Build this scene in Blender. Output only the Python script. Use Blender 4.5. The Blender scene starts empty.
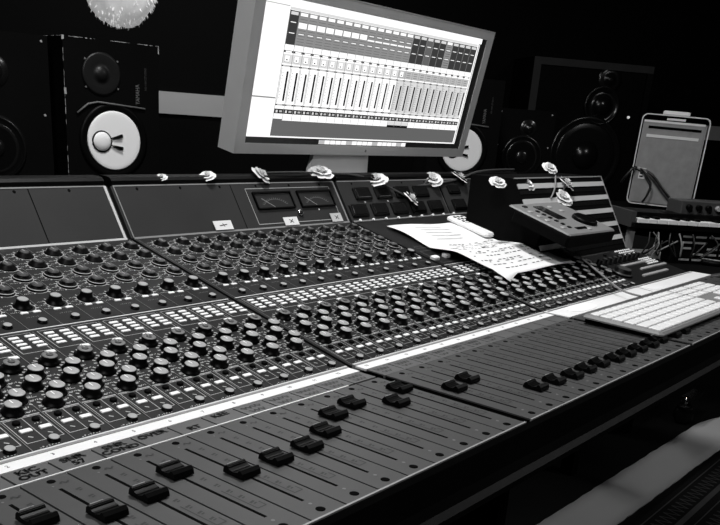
import bpy, bmesh, math, random
from mathutils import Vector, Matrix, Euler
random.seed(7)
S = 0.032                      # one unit below = one channel pitch = 32 mm; everything is scaled to metres at the end
scn = bpy.context.scene
COL = scn.collection
V3 = Vector

# ------------------------------------------------------------------ materials
def mat(name, col, rough=.5, metal=0, spec=.5, noise=0, nscale=8., bump=0, bscale=200., emit=0, coat=0, sheen=0):
    m = bpy.data.materials.new(name); m.use_nodes = True
    nt = m.node_tree; b = nt.nodes['Principled BSDF']
    c = (col, col, col, 1)
    b.inputs['Base Color'].default_value = c
    b.inputs['Roughness'].default_value = rough
    b.inputs['Metallic'].default_value = metal
    b.inputs['Specular IOR Level'].default_value = spec
    b.inputs['Coat Weight'].default_value = coat
    if noise or bump:
        tc = nt.nodes.new('ShaderNodeTexCoord')
    if noise:
        n = nt.nodes.new('ShaderNodeTexNoise'); n.inputs['Scale'].default_value = nscale; n.inputs['Detail'].default_value = 6
        r = nt.nodes.new('ShaderNodeValToRGB')
        r.color_ramp.elements[0].position = .3; r.color_ramp.elements[1].position = .7
        lo, hi = col * (1 - noise), min(1, col * (1 + noise))
        r.color_ramp.elements[0].color = (lo, lo, lo, 1); r.color_ramp.elements[1].color = (hi, hi, hi, 1)
        nt.links.new(tc.outputs['Object'], n.inputs['Vector']); nt.links.new(n.outputs['Fac'], r.inputs['Fac'])
        nt.links.new(r.outputs['Color'], b.inputs['Base Color'])
    if bump:
        n2 = nt.nodes.new('ShaderNodeTexNoise'); n2.inputs['Scale'].default_value = bscale
        bp = nt.nodes.new('ShaderNodeBump'); bp.inputs['Strength'].default_value = bump; bp.inputs['Distance'].default_value = .001
        nt.links.new(tc.outputs['Object'], n2.inputs['Vector']); nt.links.new(n2.outputs['Fac'], bp.inputs['Height'])
        nt.links.new(bp.outputs['Normal'], b.inputs['Normal'])
    if emit:
        b.inputs['Emission Color'].default_value = c; b.inputs['Emission Strength'].default_value = emit
    return m

M = {}
M['panel'] = mat('fader_panel_paint', .056, .5, 0, .3, .10, 20)
M['stripg'] = mat('label_strip_paint', .098, .5, 0, .3, .12, 30)
M['dark'] = mat('equalizer_panel_paint', .0085, .55, 0, .16, .15, 25)
M['bridge'] = mat('meter_bridge_paint', .027, .6, 0, .22, .12, 12)
M['ink'] = mat('panel_print', .38, .6)
M['inkdim'] = mat('panel_print_dim', .13, .6)
M['black'] = mat('black_plastic', .0018, .42, 0, .10)
M['matte'] = mat('matte_black', .002, .85, 0, .06)
M['slot']    = mat('slot_black', .001, .9, 0, .05)
M['leather'] = mat('black_vinyl', .0022, .5, 0, .14, .3, 20, .4, 60)
M['cap'] = mat('grey_knob_cap', .34, .45, 0, .4, .12, 60)
M['caplt']   = mat('light_knob_cap', .36, .4, 0, .5)
M['capdk']   = mat('dark_knob_cap', .05, .4, 0, .5)
M['white'] = mat('white_button', .88, .5, 0, .4)
M['tape']    = mat('white_tape', .80, .6, 0, .3, .03, 25)
M['paper']   = mat('paper', .84, .7, 0, .3, .03, 30)
M['marker']  = mat('marker_ink', .012, .6)
M['steel'] = mat('bare_metal_edge', .8, .35, .3, .5)
M['chrome']  = mat('chrome', .7, .15, 1)
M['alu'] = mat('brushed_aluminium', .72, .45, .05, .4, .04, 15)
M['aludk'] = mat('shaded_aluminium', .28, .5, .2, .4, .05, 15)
M['cone'] = mat('white_paper_cone', .95, .6, 0, .3)
M['blackcone'] = mat('black_cone', .008, .4, 0, .25)
M['dome'] = mat('glossy_black_dome', .006, .22, 0, .5)
M['cab'] = mat('worn_black_cabinet', .0022, .6, 0, .06, .4, 3)
M['worn']    = mat('chipped_edge', .35, .8, 0, .3, .6, 30)
M['wall'] = mat('dark_wall_paint', .0035, .9, 0, .1, .2, .6)
M['wood'] = mat('pale_wood', .5, .6, 0, .2, .10, 2)
M['floor'] = mat('dark_floor_boards', .003, .6, 0, .15, .3, 2)
M['rugl'] = mat('pale_runner', .5, .9, 0, .2, .18, 1.2, .5, 20)
M['rugd']    = mat('dark_patterned_rug', .012, .95, 0, .1, .3, 3)
M['rugp']    = mat('rug_pattern', .08, .95, 0, .1, .3, 3)
M['grille'] = mat('perforated_front', .27, .5, .3, .4, .12, 40)
M['rose']    = mat('white_fabric_petal', .78, .7, 0, .3, .08, 60)
M['vine']    = mat('garland_stem', .06, .5)
M['key'] = mat('white_keycap', .78, .45, 0, .3)
M['cable']   = mat('grey_cable', .22, .5)
M['cableb']  = mat('black_cable', .008, .4, 0, .5)
M['lcd']     = mat('dark_display', .01, .12, 0, .6)
M['ctrl'] = mat('controller_grey', .2, .5, 0, .3, .06, 15)
M['stripe'] = mat('pale_jack_strip', .55, .5, 0, .3, .1, 10)
M['shade'] = mat('white_fringed_shade', .9, .9, 0, .2, .25, 7, .8, 25, emit=.5)
M['meterface'] = mat('meter_face', .018, .5, 0, .3)
M['glow']    = mat('led', .8, .5, emit=1)
def emi(name, v):
    m = bpy.data.materials.new(name); m.use_nodes = True; nt = m.node_tree
    b = nt.nodes['Principled BSDF']; b.inputs['Base Color'].default_value = (0, 0, 0, 1); b.inputs['Roughness'].default_value = .35
    b.inputs['Emission Color'].default_value = (v, v, v, 1); b.inputs['Emission Strength'].default_value = 1.6
    return m
EM = {k: emi('screen_light_%s' % n, v) for k, n, v in (('b', 'black', .008), ('d', 'dark', .05), ('g', 'grey', .14), ('m', 'midgrey', .30), ('l', 'pale', .55), ('p', 'paler', .8), ('w', 'white', 1.25))}

# ------------------------------------------------------------------ mesh builder
class MB:
    def __init__(self): self.bm = bmesh.new(); self.mats = []
    def mi(self, m):
        if m not in self.mats: self.mats.append(m)
        return self.mats.index(m)
    def faces(self, pts, fs, m, T=None, smooth=False):
        vs = [self.bm.verts.new((T @ V3(p)) if T else V3(p)) for p in pts]
        k = self.mi(m)
        for f in fs:
            try:
                fc = self.bm.faces.new([vs[i] for i in f]); fc.material_index = k; fc.smooth = smooth
            except ValueError: pass
        return self
    def box(self, a, b, m, T=None):
        x0, y0, z0 = a; x1, y1, z1 = b
        P = [(x0,y0,z0),(x1,y0,z0),(x1,y1,z0),(x0,y1,z0),(x0,y0,z1),(x1,y0,z1),(x1,y1,z1),(x0,y1,z1)]
        return self.faces(P, [(0,3,2,1),(4,5,6,7),(0,1,5,4),(1,2,6,5),(2,3,7,6),(3,0,4,7)], m, T)
    def bbox(self, a, b, m, r=.05, T=None):           # box with chamfered vertical corners and a bevelled top
        x0, y0, z0 = a; x1, y1, z1 = b
        def ring(i, z): return [(x0+i+r,y0+i,z),(x1-i-r,y0+i,z),(x1-i,y0+i+r,z),(x1-i,y1-i-r,z),(x1-i-r,y1-i,z),(x0+i+r,y1-i,z),(x0+i,y1-i-r,z),(x0+i,y0+i+r,z)]
        P = ring(0, z0) + ring(0, z1 - r*.7) + ring(r*.7, z1)
        F = [tuple(range(7, -1, -1)), tuple(range(16, 24))]
        for k in (0, 8):
            for i in range(8): F.append((k+i, k+(i+1) % 8, k+8+(i+1) % 8, k+8+i))
        return self.faces(P, F, m, T)
    def quad(self, pts, m, T=None): return self.faces(pts, [tuple(range(len(pts)))], m, T)
    def flat(self, x0, y0, x1, y1, z, m, T=None, h=.012):   # thin raised print
        return self.box((x0, y0, z - h), (x1, y1, z), m, T)
    def line(self, a, b, w, z, m, T=None, h=.004):
        a = V3((a[0], a[1])); b = V3((b[0], b[1])); d = b - a
        if d.length < 1e-6: return self
        d.normalize(); n = V3((-d.y, d.x)) * w / 2
        P = [(a.x-n.x, a.y-n.y, z), (b.x-n.x, b.y-n.y, z), (b.x+n.x, b.y+n.y, z), (a.x+n.x, a.y+n.y, z)]
        return self.quad(P, m, T)
    def lathe(self, prof, m, T=None, seg=20, smooth=True, caps=True, mats=None):   # prof: [(r, z)]
        P = []; n = len(prof)
        for r, z in prof:
            for k in range(seg):
                a = 2*math.pi*k/seg; P.append((r*math.cos(a), r*math.sin(a), z))
        vs = [self.bm.verts.new((T @ V3(p)) if T else V3(p)) for p in P]
        for i in range(n-1):
            mm = self.mi(mats[i] if mats else m)
            for k in range(seg):
                f = self.bm.faces.new([vs[i*seg+k], vs[i*seg+(k+1) % seg], vs[(i+1)*seg+(k+1) % seg], vs[(i+1)*seg+k]])
                f.material_index = mm; f.smooth = smooth
        if caps:
            f = self.bm.faces.new([vs[k] for k in range(seg-1, -1, -1)]); f.material_index = self.mi(mats[0] if mats else m)
            f = self.bm.faces.new([vs[(n-1)*seg+k] for k in range(seg)]); f.material_index = self.mi(mats[-1] if mats else m)
        return self
    def tube(self, pts, r, m, seg=8, T=None):
        pts = [V3(p) for p in pts]; rings = []; up = V3((0, 0, 1))
        for i, p in enumerate(pts):
            t = (pts[min(i+1, len(pts)-1)] - pts[max(i-1, 0)]).normalized()
            s = t.cross(up)
            if s.length < 1e-3: s = t.cross(V3((1, 0, 0)))
            s.normalize(); u = s.cross(t)
            rr = r[i] if isinstance(r, (list, tuple)) else r
            rings.append([p + (s*math.cos(2*math.pi*k/seg) + u*math.sin(2*math.pi*k/seg))*rr for k in range(seg)])
        P = [q for R in rings for q in R]; F = []
        for i in range(len(rings)-1):
            for k in range(seg): F.append((i*seg+k, i*seg+(k+1) % seg, (i+1)*seg+(k+1) % seg, (i+1)*seg+k))
        F.append(tuple(range(seg-1, -1, -1))); F.append(tuple((len(rings)-1)*seg+k for k in range(seg)))
        return self.faces(P, F, m, T, smooth=True)
    def text(self, s, size, m, T, center=True, squash=1.):
        cu = bpy.data.curves.new('lettering', 'FONT'); cu.body = s; cu.size = size; cu.extrude = .004
        cu.resolution_u = 2
        if center: cu.align_x = 'CENTER'; cu.align_y = 'CENTER'
        ob = bpy.data.objects.new('lettering', cu); COL.objects.link(ob)
        dg = bpy.context.evaluated_depsgraph_get(); me = bpy.data.meshes.new_from_object(ob.evaluated_get(dg))
        pts = [v.co.copy() for v in me.vertices]; fs = [tuple(p.vertices) for p in me.polygons]
        bpy.data.objects.remove(ob); bpy.data.curves.remove(cu); bpy.data.meshes.remove(me)
        return self.faces([(p.x*squash, p.y, p.z) for p in pts], fs, m, T)
    def mesh(self, name):
        bmesh.ops.recalc_face_normals(self.bm, faces=self.bm.faces)
        me = bpy.data.meshes.new(name); self.bm.to_mesh(me); self.bm.free()
        for m in self.mats: me.materials.append(m)
        return me
    def build(self, name, parent=None, loc=(0,0,0), rot=(0,0,0)):
        return link(name, self.mesh(name), parent, loc, rot)

def link(name, me, parent=None, loc=(0,0,0), rot=(0,0,0)):
    o = bpy.data.objects.new(name, me); COL.objects.link(o)
    o.location = loc; o.rotation_euler = rot
    if parent: o.parent = parent
    return o
def tag(o, label, cat, group=None, kind=None):
    if label: o['label'] = label
    if cat: o['category'] = cat
    if group: o['group'] = group
    if kind: o['kind'] = kind
    return o
def thing(name, label, cat, loc=(0,0,0), rot=(0,0,0), group=None):
    return tag(link(name, None, None, loc, rot), label, cat, group)
def struct(o): o['kind'] = 'structure'; return o
def fr(p, rot=(0,0,0)): return Matrix.Translation(V3(p)) @ Euler(rot).to_matrix().to_4x4()

# ------------------------------------------------------------------ console profile
LO, SI, BB, BT = (5.95, -.02), (10.97, 1.03), (16.2, 2.2), (17.36, 3.88)
def ang(a, b): return math.atan2(b[1]-a[1], b[0]-a[0])
AL, AU, AV = ang(LO, SI), ang(SI, BB), ang(BB, BT)
def ln(a, b): return math.hypot(b[0]-a[0], b[1]-a[1])
LL, LU, LV = ln(LO, SI), ln(SI, BB), ln(BB, BT)
TL = fr((0, LO[0], LO[1]), (AL, 0, 0)); TU = fr((0, SI[0], SI[1]), (AU, 0, 0)); TV = fr((0, BB[0], BB[1]), (AV, 0, 0))
def onL(x, v, h=0): return TL @ V3((x, v, h))
def onU(x, v, h=0): return TU @ V3((x, v, h))
def onV(x, v, h=0): return TV @ V3((x, v, h))

console = thing('mixing_console', 'long analogue mixing console with rows of knobs and faders', 'mixing console')

# --- knobs (axis +Z, origin on the panel)
def m_equalizer():
    b = MB(); b.lathe([(.28,0),(.28,.025),(.24,.045),(.19,.13),(.165,.15)], M['black'], seg=18)
    b.lathe([(.14,.15),(.13,.16)], M['capdk'], seg=14); b.flat(-.015, -.02, .015, .15, .168, M['cap'])
    return b.mesh('equalizer_knob')
def m_concentric():
    b = MB(); b.lathe([(.28,0),(.28,.06),(.26,.075),(.17,.08),(.17,.145),(.15,.17)], M['black'], seg=18, mats=[M['black'],M['cap'],M['black'],M['black'],M['capdk'],M['capdk']])
    b.lathe([(.14,.17),(.13,.18)], M['capdk'], seg=14); b.flat(-.015, -.02, .015, .14, .188, M['caplt'])
    return b.mesh('concentric_knob')
def m_gain():
    b = MB(); b.lathe([(.27,0),(.26,.03),(.2,.055),(.17,.19),(.175,.215),(.165,.235)], M['black'], seg=18)
    b.lathe([(.16,.235),(.135,.25)], M['cap'], seg=16)
    return b.mesh('gain_knob')
def m_send():
    b = MB(); b.lathe([(.26,0),(.25,.04),(.2,.06),(.185,.19),(.19,.21),(.19,.23)], M['black'], seg=18)
    b.lathe([(.19,.23),(.175,.243),(.07,.237)], M['cap'], seg=18); b.flat(-.014, -.01, .014, .15, .251, M['white'])
    return b.mesh('send_knob')
def m_level():
    b = MB(); b.lathe([(.27,0),(.26,.04),(.2,.06),(.19,.18),(.2,.2)], M['black'], seg=18)
    b.lathe([(.195,.2),(.185,.212),(.13,.215)], M['inkdim'], seg=18); b.lathe([(.09,.215),(.08,.235)], M['capdk'], seg=12)
    b.flat(-.012, .02, .012, .17, .240, M['cap'])
    return b.mesh('level_knob')
KN = dict(eq=m_equalizer(), con=m_concentric(), gain=m_gain(), send=m_send(), lev=m_level())
b = MB(); b.bbox((-.14,-.052,0),(.14,.052,.03), M['white'], .015); KN['rb'] = b.mesh('routing_button')
b = MB(); b.bbox((-.11,-.05,0),(.11,.05,.03), M['white'], .015); KN['pb'] = b.mesh('push_button')
b = MB(); b.bbox((-.135,-.065,0),(.135,.065,.035), M['white'], .015); KN['mb'] = b.mesh('push_button_wide')
b = MB(); b.lathe([(.14,0),(.14,.02),(.115,.03),(.115,.085),(.10,.10)], M['black'], seg=14, mats=[M['black']]*3+[M['cap'],M['cap']]); KN['round'] = b.mesh('round_button')
def m_fader():
    b = MB(); w, l = .25, .29
    # saddle-shaped cap: raised front and back lips, grooved waist
    prof = [(-l,.03),(-l+.02,.14),(-l+.08,.20),(-l+.12,.19),(-.13,.14),(-.07,.12),(-.02,.115),(-.02,.10),(.02,.10),(.02,.115),(.07,.12),(.13,.14),(l-.12,.19),(l-.08,.20),(l-.02,.14),(l,.03)]
    n = len(prof); P = [(-w,y,z) for y,z in prof] + [(w,y,z) for y,z in prof]
    F = [(i,i+1,n+i+1,n+i) for i in range(n-1)] + [tuple(range(n-1,-1,-1)), tuple(range(n,2*n)), (n-1,0,n,2*n-1)]
    b.faces(P, F, M['black'])
    for y, z in ((-.15,.15),(.15,.15)): b.box((-w+.02,y-.012,z-.01),(w-.02,y+.012,z+.022), M['black'])
    b.box((-w+.05,.215,.19),(w-.18,.228,.208), M['ink']); b.box((-.05,-.08,-.1),(.05,.08,.06), M['matte'])
    return b.mesh('fader_cap')
KN['fader'] = m_fader()

def ticks(b, x, v, r, T, n=11, m=None, z=.006):
    for k in range(n):
        a = math.radians(-140 + 280*k/(n-1)) + math.pi/2
        c, s = math.cos(a), math.sin(a)
        b.line((x+c*r, v+s*r), (x+c*(r+.08), v+s*(r+.08)), .045, z, m or M['ink'], T)
def ringline(b, x, v, r, T, a0=-200, a1=20, m=None):
    k = 12; pr = None
    for i in range(k+1):
        a = math.radians(a0 + (a1-a0)*i/k); p = (x+r*math.cos(a), v+r*math.sin(a))
        if pr: b.line(pr, p, .02, .006, m or M['ink'], T)
        pr = p
def rect(b, x0, y0, x1, y1, T, w=.018, m=None, z=.006):
    for p, q in (((x0,y0),(x1,y0)),((x1,y0),(x1,y1)),((x1,y1),(x0,y1)),((x0,y1),(x0,y0))): b.line(p, q, w, z, m or M['ink'], T)
def glyphs(b, x, v, w, T, n=5, m=None, h=.07):
    for k in range(n):
        xx = x + w*k/n
        b.line((xx, v), (xx + w/n*.55, v + random.uniform(-.2,1)*h*.6), .02, .006, m or M['ink'], T)
        if k % 2: b.line((xx, v+h*.5), (xx+w/n*.5, v+h*.5), .018, .006, m or M['ink'], T)

SEND = [(.12,2.80),(-.2,2.36),(.12,1.9),(-.2,1.46)]   # beside the level knob
SENDX = [(.37,2.92),(.04,2.48),(.37,2.03),(.04,1.62)]
ROWU = [4.75, 4.0, 3.17, 2.41, 1.40]
def fader_part(b):
    m = M['panel']
    b.box((-.476,.03,-.04),(.476,4.70,0), m); b.box((-.48,.04,-.26),(.48,4.69,-.04), M['matte'])
    b.box((-.474,4.78,-.04),(.474,5.38,0), M['stripg'])
    b.box((-.035,.70,-.05),(.035,4.12,.004), M['slot'])
    b.lathe([(.085,-.02),(.085,.008)], M['slot'], T=fr((.05,4.5,0)), seg=12)
    b.lathe([(.10,-.02),(.10,.006),(.08,.012)], M['slot'], T=fr((-.02,.24,0)), seg=12)
    b.lathe([(.04,-.02),(.04,.006)], M['inkdim'], T=fr((.0,.52,0)), seg=8)
    I = fr((0,0,0))
    mk = M['marker']
    b.line((.12,4.30),(.18,4.38),.045,.006,mk,I); b.line((.18,4.38),(.25,4.28),.045,.006,mk,I); b.line((.25,4.28),(.33,4.36),.045,.006,mk,I)
    b.lathe([(.025,0),(.025,.006)], M['inkdim'], T=fr((-.05,4.28,0)), seg=8)
    for y in (3.9,3.5,3.1,2.7,2.3,1.95,1.62,1.3):
        b.line((.19,y),(.31,y+.03),.055,.006,mk,I); b.line((.22,y-.07),(.3,y-.05),.04,.006,mk,I)
    b.line((.14,2.05),(.14,1.05),.03,.006,mk,I); b.line((.14,1.05),(.36,1.05),.03,.006,mk,I); b.line((.36,1.05),(.36,1.25),.03,.006,mk,I)
def lower_part(b):
    b.box((-.41,0,-.25),(.57,LL-.02,0), M['dark'], TL)
    b.line((-.405,0),(-.405,LL-.05),.02,.005,M['inkdim'],TL)
    x0 = .08
    rect(b, x0-.36, 4.02, x0+.42, 5.05, TL); 
    b.line((x0-.46,1.39),(x0+.46,1.39),.035,.006,M['ink'],TL)
    b.line((x0,1.39),(x0,.38),.018,.006,M['ink'],TL)
    rect(b, x0-.43, .38, x0+.43, 1.34, TL)
    for sx in (-.22, .24):
        b.lathe([(.09,0),(.085,.05),(.05,.06)], M['matte'], T=TL @ fr((x0+sx,1.17,0)), seg=10)
        b.line((x0+sx-.05,.62),(x0+sx+.03,.55),.035,.006,M['ink'],TL); glyphs(b, x0+sx-.12, 1.02, .2, TL, 3)
    glyphs(b, x0-.3, .12, .5, TL, 7)
    ticks(b, .05, 3.42, .29, TL)
    for i, (x, v) in enumerate(SENDX):
        ticks(b, x, v, .28, TL); glyphs(b, (-.34 if x > .2 else .34), v-.12, .2, TL, 4); glyphs(b, (-.34 if x > .2 else .34), v+.06, .16, TL, 3)
        ringline(b, x, v, .25, TL)
    for v in (3.55, 2.05, 1.6): b.line((x0-.42,v),(x0-.2,v),.018,.006,M['ink'],TL)
def upper_part(b):
    b.box((-.41,.02,-.25),(.57,LU-.02,0), M['dark'], TU)
    b.line((-.405,.05),(-.405,LU-.05),.016,.005,M['inkdim'],TU)
    for i, v in enumerate(ROWU):
        ticks(b, .2, v-.05, .31, TU, 11); ringline(b, .2, v-.05, .31, TU, -230, 50)
        glyphs(b, -.36, v-.1, .2, TU, 4); glyphs(b, -.34, v-.32, .26, TU, 5); glyphs(b, -.3, v+.12, .16, TU, 3)
    glyphs(b, -.1, .72, .4, TU, 6, M['inkdim'])

random.seed(3)
b = MB(); fader_part(b); lower_part(b); upper_part(b); MESH_FULL = b.mesh('channel_strip')
b = MB(); fader_part(b); lower_part(b); MESH_LOW = b.mesh('channel_strip_short')
b = MB(); fader_part(b); MESH_FAD = b.mesh('fader_strip')

RL, RU = (AL,0,0), (AU,0,0)
far_send, far_route, far_push = [], [], []
def strip(n, x, me, fader_y, upper=True, ushift=0., lower=True, tier=0):
    s = link('channel_strip', me, console, (x,0,0))
    def sub(name, k, p, r):
        return link(name, KN[k], s, p, r)
    if fader_y is not None: sub('fader_cap', 'fader', (0, fader_y, 0), (0,0,0))
    if lower:
        sub('level_knob', 'lev', onL(.05,3.42), (RL[0],0,0))
        for x_, v in SENDX:
            if tier == 2: far_send.append((x+x_, v))
            else: sub('send_knob', 'send', onL(x_, v), RL)
        for c in (-.05,.40):
            for v in (4.86,4.67,4.48,4.29):
                if tier >= 1: far_route.append((x+c, v))
                else: sub('routing_button', 'rb', onL(c, v), RL)
        link('mute_button', KN['mb'], s, onL(.39,3.9), RL)
        for c in (-.12,.34):
            if tier == 2: far_push.append((x+c,.83))
            else: sub('push_button', 'mb', onL(c,.83), RL)
        sub('round_button', 'round', onL(.2,.28), RL)
    if upper:
        u = ushift
        for v in ROWU[:2]: sub('equalizer_knob', 'eq', onU(.2+u,v-.05), RU)
        for v in ROWU[2:4]: sub('concentric_knob', 'con', onU(.2+u,v-.05), RU)
        sub('gain_knob', 'gain', onU(.18+u,ROWU[4]), RU)
        for c in (.0,.37): sub('push_button', 'pb', onU(c+u,1.0-.0), RU)
        sub('round_button', 'round', onU(.16+u,.38), RU)
    return s
FA = {-4:2.9,-3:3.23,-2:2.65,-1:2.77,0:3.25,1:2.38,2:2.39,3:2.43,4:2.77,5:3.39,6:3.63,7:2.96,8:3.6}
for n in range(-4, 9):
    strip(n, n, MESH_FULL, FA[n], upper=n >= 0, tier=0 if n >= -3 else 1)
FB = [2.66,2.87,1.19,1.13,1.03,1.06,1.06,.97,.98,.97,.94,.99]
for k in range(12): strip(k, 9.3+k, MESH_FULL, FB[k], ushift=-.012*k, tier=1)
for k in range(17):
    if k < 10: strip(k, 21.6+k, MESH_LOW, .95 if k < 2 else None, upper=False, tier=2)
    else: link('fader_strip', MESH_FAD, console, (21.6+k,0,0))
def mass(name, me_key, items):
    b = MB(); src = KN[me_key]
    pts = [v.co.copy() for v in src.vertices]; polys = [(tuple(p.vertices), p.material_index) for p in src.polygons]
    for x, v in items:
        T = TL @ fr((x, v, 0))
        vs = [b.bm.verts.new(T @ p) for p in pts]
        for f, mi in polys:
            fc = b.bm.faces.new([vs[i] for i in f]); fc.material_index = b.mi(src.materials[mi])
    o = b.build(name, console); o['kind'] = 'stuff'; return o
mass('send_knob', 'send', far_send); mass('routing_button', 'rb', far_route); mass('push_button', 'mb', far_push)

# --- chassis, rails, palm rest, tapes
XA, XE = -6.0, 38.4
b = MB()
prof = [(-.05,-.30),(5.95,-.30),(10.97,.74),(16.2,1.9),(17.3,3.6),(18.3,3.7),(18.3,.2),(14,-1.0),(6,-1.6),(-.05,-1.25)]
n = len(prof); P = [(XA,y,z) for y,z in prof] + [(XE,y,z) for y,z in prof]
b.faces(P, [(i,(i+1)%n,n+(i+1)%n,n+i) for i in range(n)] + [tuple(range(n)), tuple(range(2*n-1,n-1,-1))], M['matte'])
b.build('chassis', console)
b = MB()                                             # padded front lip
pr = [(-.04,-.02),(-.10,-.16),(-.12,-.9),(-.20,-1.15),(-.34,-1.28),(-.34,-1.44),(-.1,-1.5),(0.2,-1.3)]
n = len(pr); P = [(XA,y,z) for y,z in pr] + [(XE,y,z) for y,z in pr]
b.faces(P, [(i,i+1,n+i+1,n+i) for i in range(n-1)] + [tuple(range(n)), tuple(range(2*n-1,n-1,-1)), (n-1,0,n,2*n-1)], M['leather'], smooth=False)
b.build('front_apron', console)
SEC = [(-6.0, 8.5), (8.8, 20.8), (21.1, 38.4)]
for i, (x0, x1) in enumerate(SEC):
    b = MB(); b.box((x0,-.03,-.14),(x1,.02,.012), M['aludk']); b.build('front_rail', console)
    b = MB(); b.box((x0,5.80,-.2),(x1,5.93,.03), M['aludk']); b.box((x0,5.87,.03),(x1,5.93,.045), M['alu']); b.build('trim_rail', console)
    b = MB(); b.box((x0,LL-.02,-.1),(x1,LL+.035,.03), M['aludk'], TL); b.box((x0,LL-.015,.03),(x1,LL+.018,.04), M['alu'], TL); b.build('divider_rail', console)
    # bridge panel, rims and vinyl bolster
    b = MB(); b.box((x0,.04,-.25),(x1,LV,0), M['bridge'], TV)
    for k in range(int((x1-x0)/2)): 
        b.lathe([(.06,0),(.05,.012)], M['matte'], T=TV @ fr((x0+1+2*k, LV-.12, 0)), seg=8)
    b.build('bridge_panel', console)
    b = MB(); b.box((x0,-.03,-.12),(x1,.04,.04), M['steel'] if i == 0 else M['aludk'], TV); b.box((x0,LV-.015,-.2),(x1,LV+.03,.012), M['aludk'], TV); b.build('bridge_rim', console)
    b = MB(); pts = []
    a = [(17.42,3.92),(17.42,4.06),(17.52,4.16),(17.75,4.2),(18.1,4.2),(18.3,4.1),(18.3,3.6),(17.5,3.6)]
    n = len(a); P = [(x0,y,z) for y,z in a] + [(x1,y,z) for y,z in a]
    b.faces(P, [(j,(j+1)%n,n+(j+1)%n,n+j) for j in range(n)] + [tuple(range(n)), tuple(range(2*n-1,n-1,-1))], M['leather'])
    b.build('bolster', console)
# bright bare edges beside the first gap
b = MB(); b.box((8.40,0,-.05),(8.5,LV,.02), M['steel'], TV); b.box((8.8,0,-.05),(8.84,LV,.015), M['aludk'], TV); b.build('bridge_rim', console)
b = MB(); b.box((20.72,0,-.05),(20.8,LV,.02), M['aludk'], TV); b.build('bridge_rim', console)
for xa, xb, T_, l_, m_ in [(a, c, t, l, 'dark') for a, c in ((8.57,8.645),(8.77,8.89),(20.88,20.92),(21.06,21.19)) for t, l in ((TL,LL),(TU,LU))] + [(a, c, TV, LV, 'bridge') for a, c in ((8.5,8.56),(8.7,8.8),(20.8,20.86),(21.02,21.1))]:
    b = MB(); b.box((xa,.02,-.25),(xb,l_,0), M[m_], T_); b.build('side_cheek', console)
# light groove line under the label strips
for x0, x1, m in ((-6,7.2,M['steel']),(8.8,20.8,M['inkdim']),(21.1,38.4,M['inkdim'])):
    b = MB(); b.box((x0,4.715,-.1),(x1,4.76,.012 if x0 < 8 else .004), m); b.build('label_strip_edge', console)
# numbered white tapes
def num_tape(x0, x1, y0, y1, n0, nums):
    b = MB(); b.box((x0,y0,-.05),(x1,y1,.014), M['tape'])
    for k, c in enumerate(nums): b.text(str(n0+k), .15, M['inkdim'], fr((c, (y0+y1)/2+.02, .016)), squash=1)
    o = b.build('numbered_tape', console); return o
num_tape(-6, 8.5, 5.40, 5.80, 1, [n-.2 for n in range(-3, 9)])
num_tape(8.8, 20.8, 5.40, 5.80, 13, [9.1+k for k in range(12)])
b = MB(); b.box((20.95,4.82,-.02),(38.5,5.95,.03), M['tape'])
for k, (xx, w) in enumerate([(23.2,1.6),(31.2,.9)]):
    b.lathe([(.45,.03),(.45,.045)], M['paper'], T=fr((xx,5.35,0)) @ Matrix.Diagonal((w/.6,1,1,1)), seg=20)
b.line((30,4.9),(30.4,5.9),.05,.036,M['marker'],fr((0,0,0)))
o = b.build('numbered_tape', console); o['label'] = 'wide blank white tape along the right section'
# handwriting on the label strips
def scribble(b, x, y, w, h):
    k = max(2, int(w/.12)); pr = None
    for i in range(k*4):
        t = i/(k*4-1); p = (x+w*t, y + h*(.5+.5*math.sin(t*k*5+random.random()*1.2)))
        if pr: b.line(pr, p, .04, .006, M['marker'], fr((0,0,0)))
        pr = p
words = {-3:('',''),-2:('KIC','OUT'),-1:('SNR','57'),0:('SNR','COND'),1:('OVER',''),2:('','RT'),3:('KEE',''),4:('',''),5:('',''),6:('','')}
b = MB(); random.seed(5)
for n in range(-4, 9):
    w = words.get(n, ('',''))
    if w[0] or w[1]:
        for r, s in enumerate(w):
            if s: 
                for dx in (-.016, -.005, .005, .016): b.text(s, .27, M['marker'], fr((n-.02+dx, 5.22-.25*r+dx*.6, .006), (0,0,random.uniform(-.06,.1))), squash=1.1)
    else:
        scribble(b, n-.36, 5.1, .62, .16); scribble(b, n-.3, 4.86, .5, .14)
for k in range(7):
    scribble(b, 9.3+k-.35, 5.08, .6, .18); scribble(b, 9.3+k-.3, 4.86, .45, .14)
b.build('handwriting', console)

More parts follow.
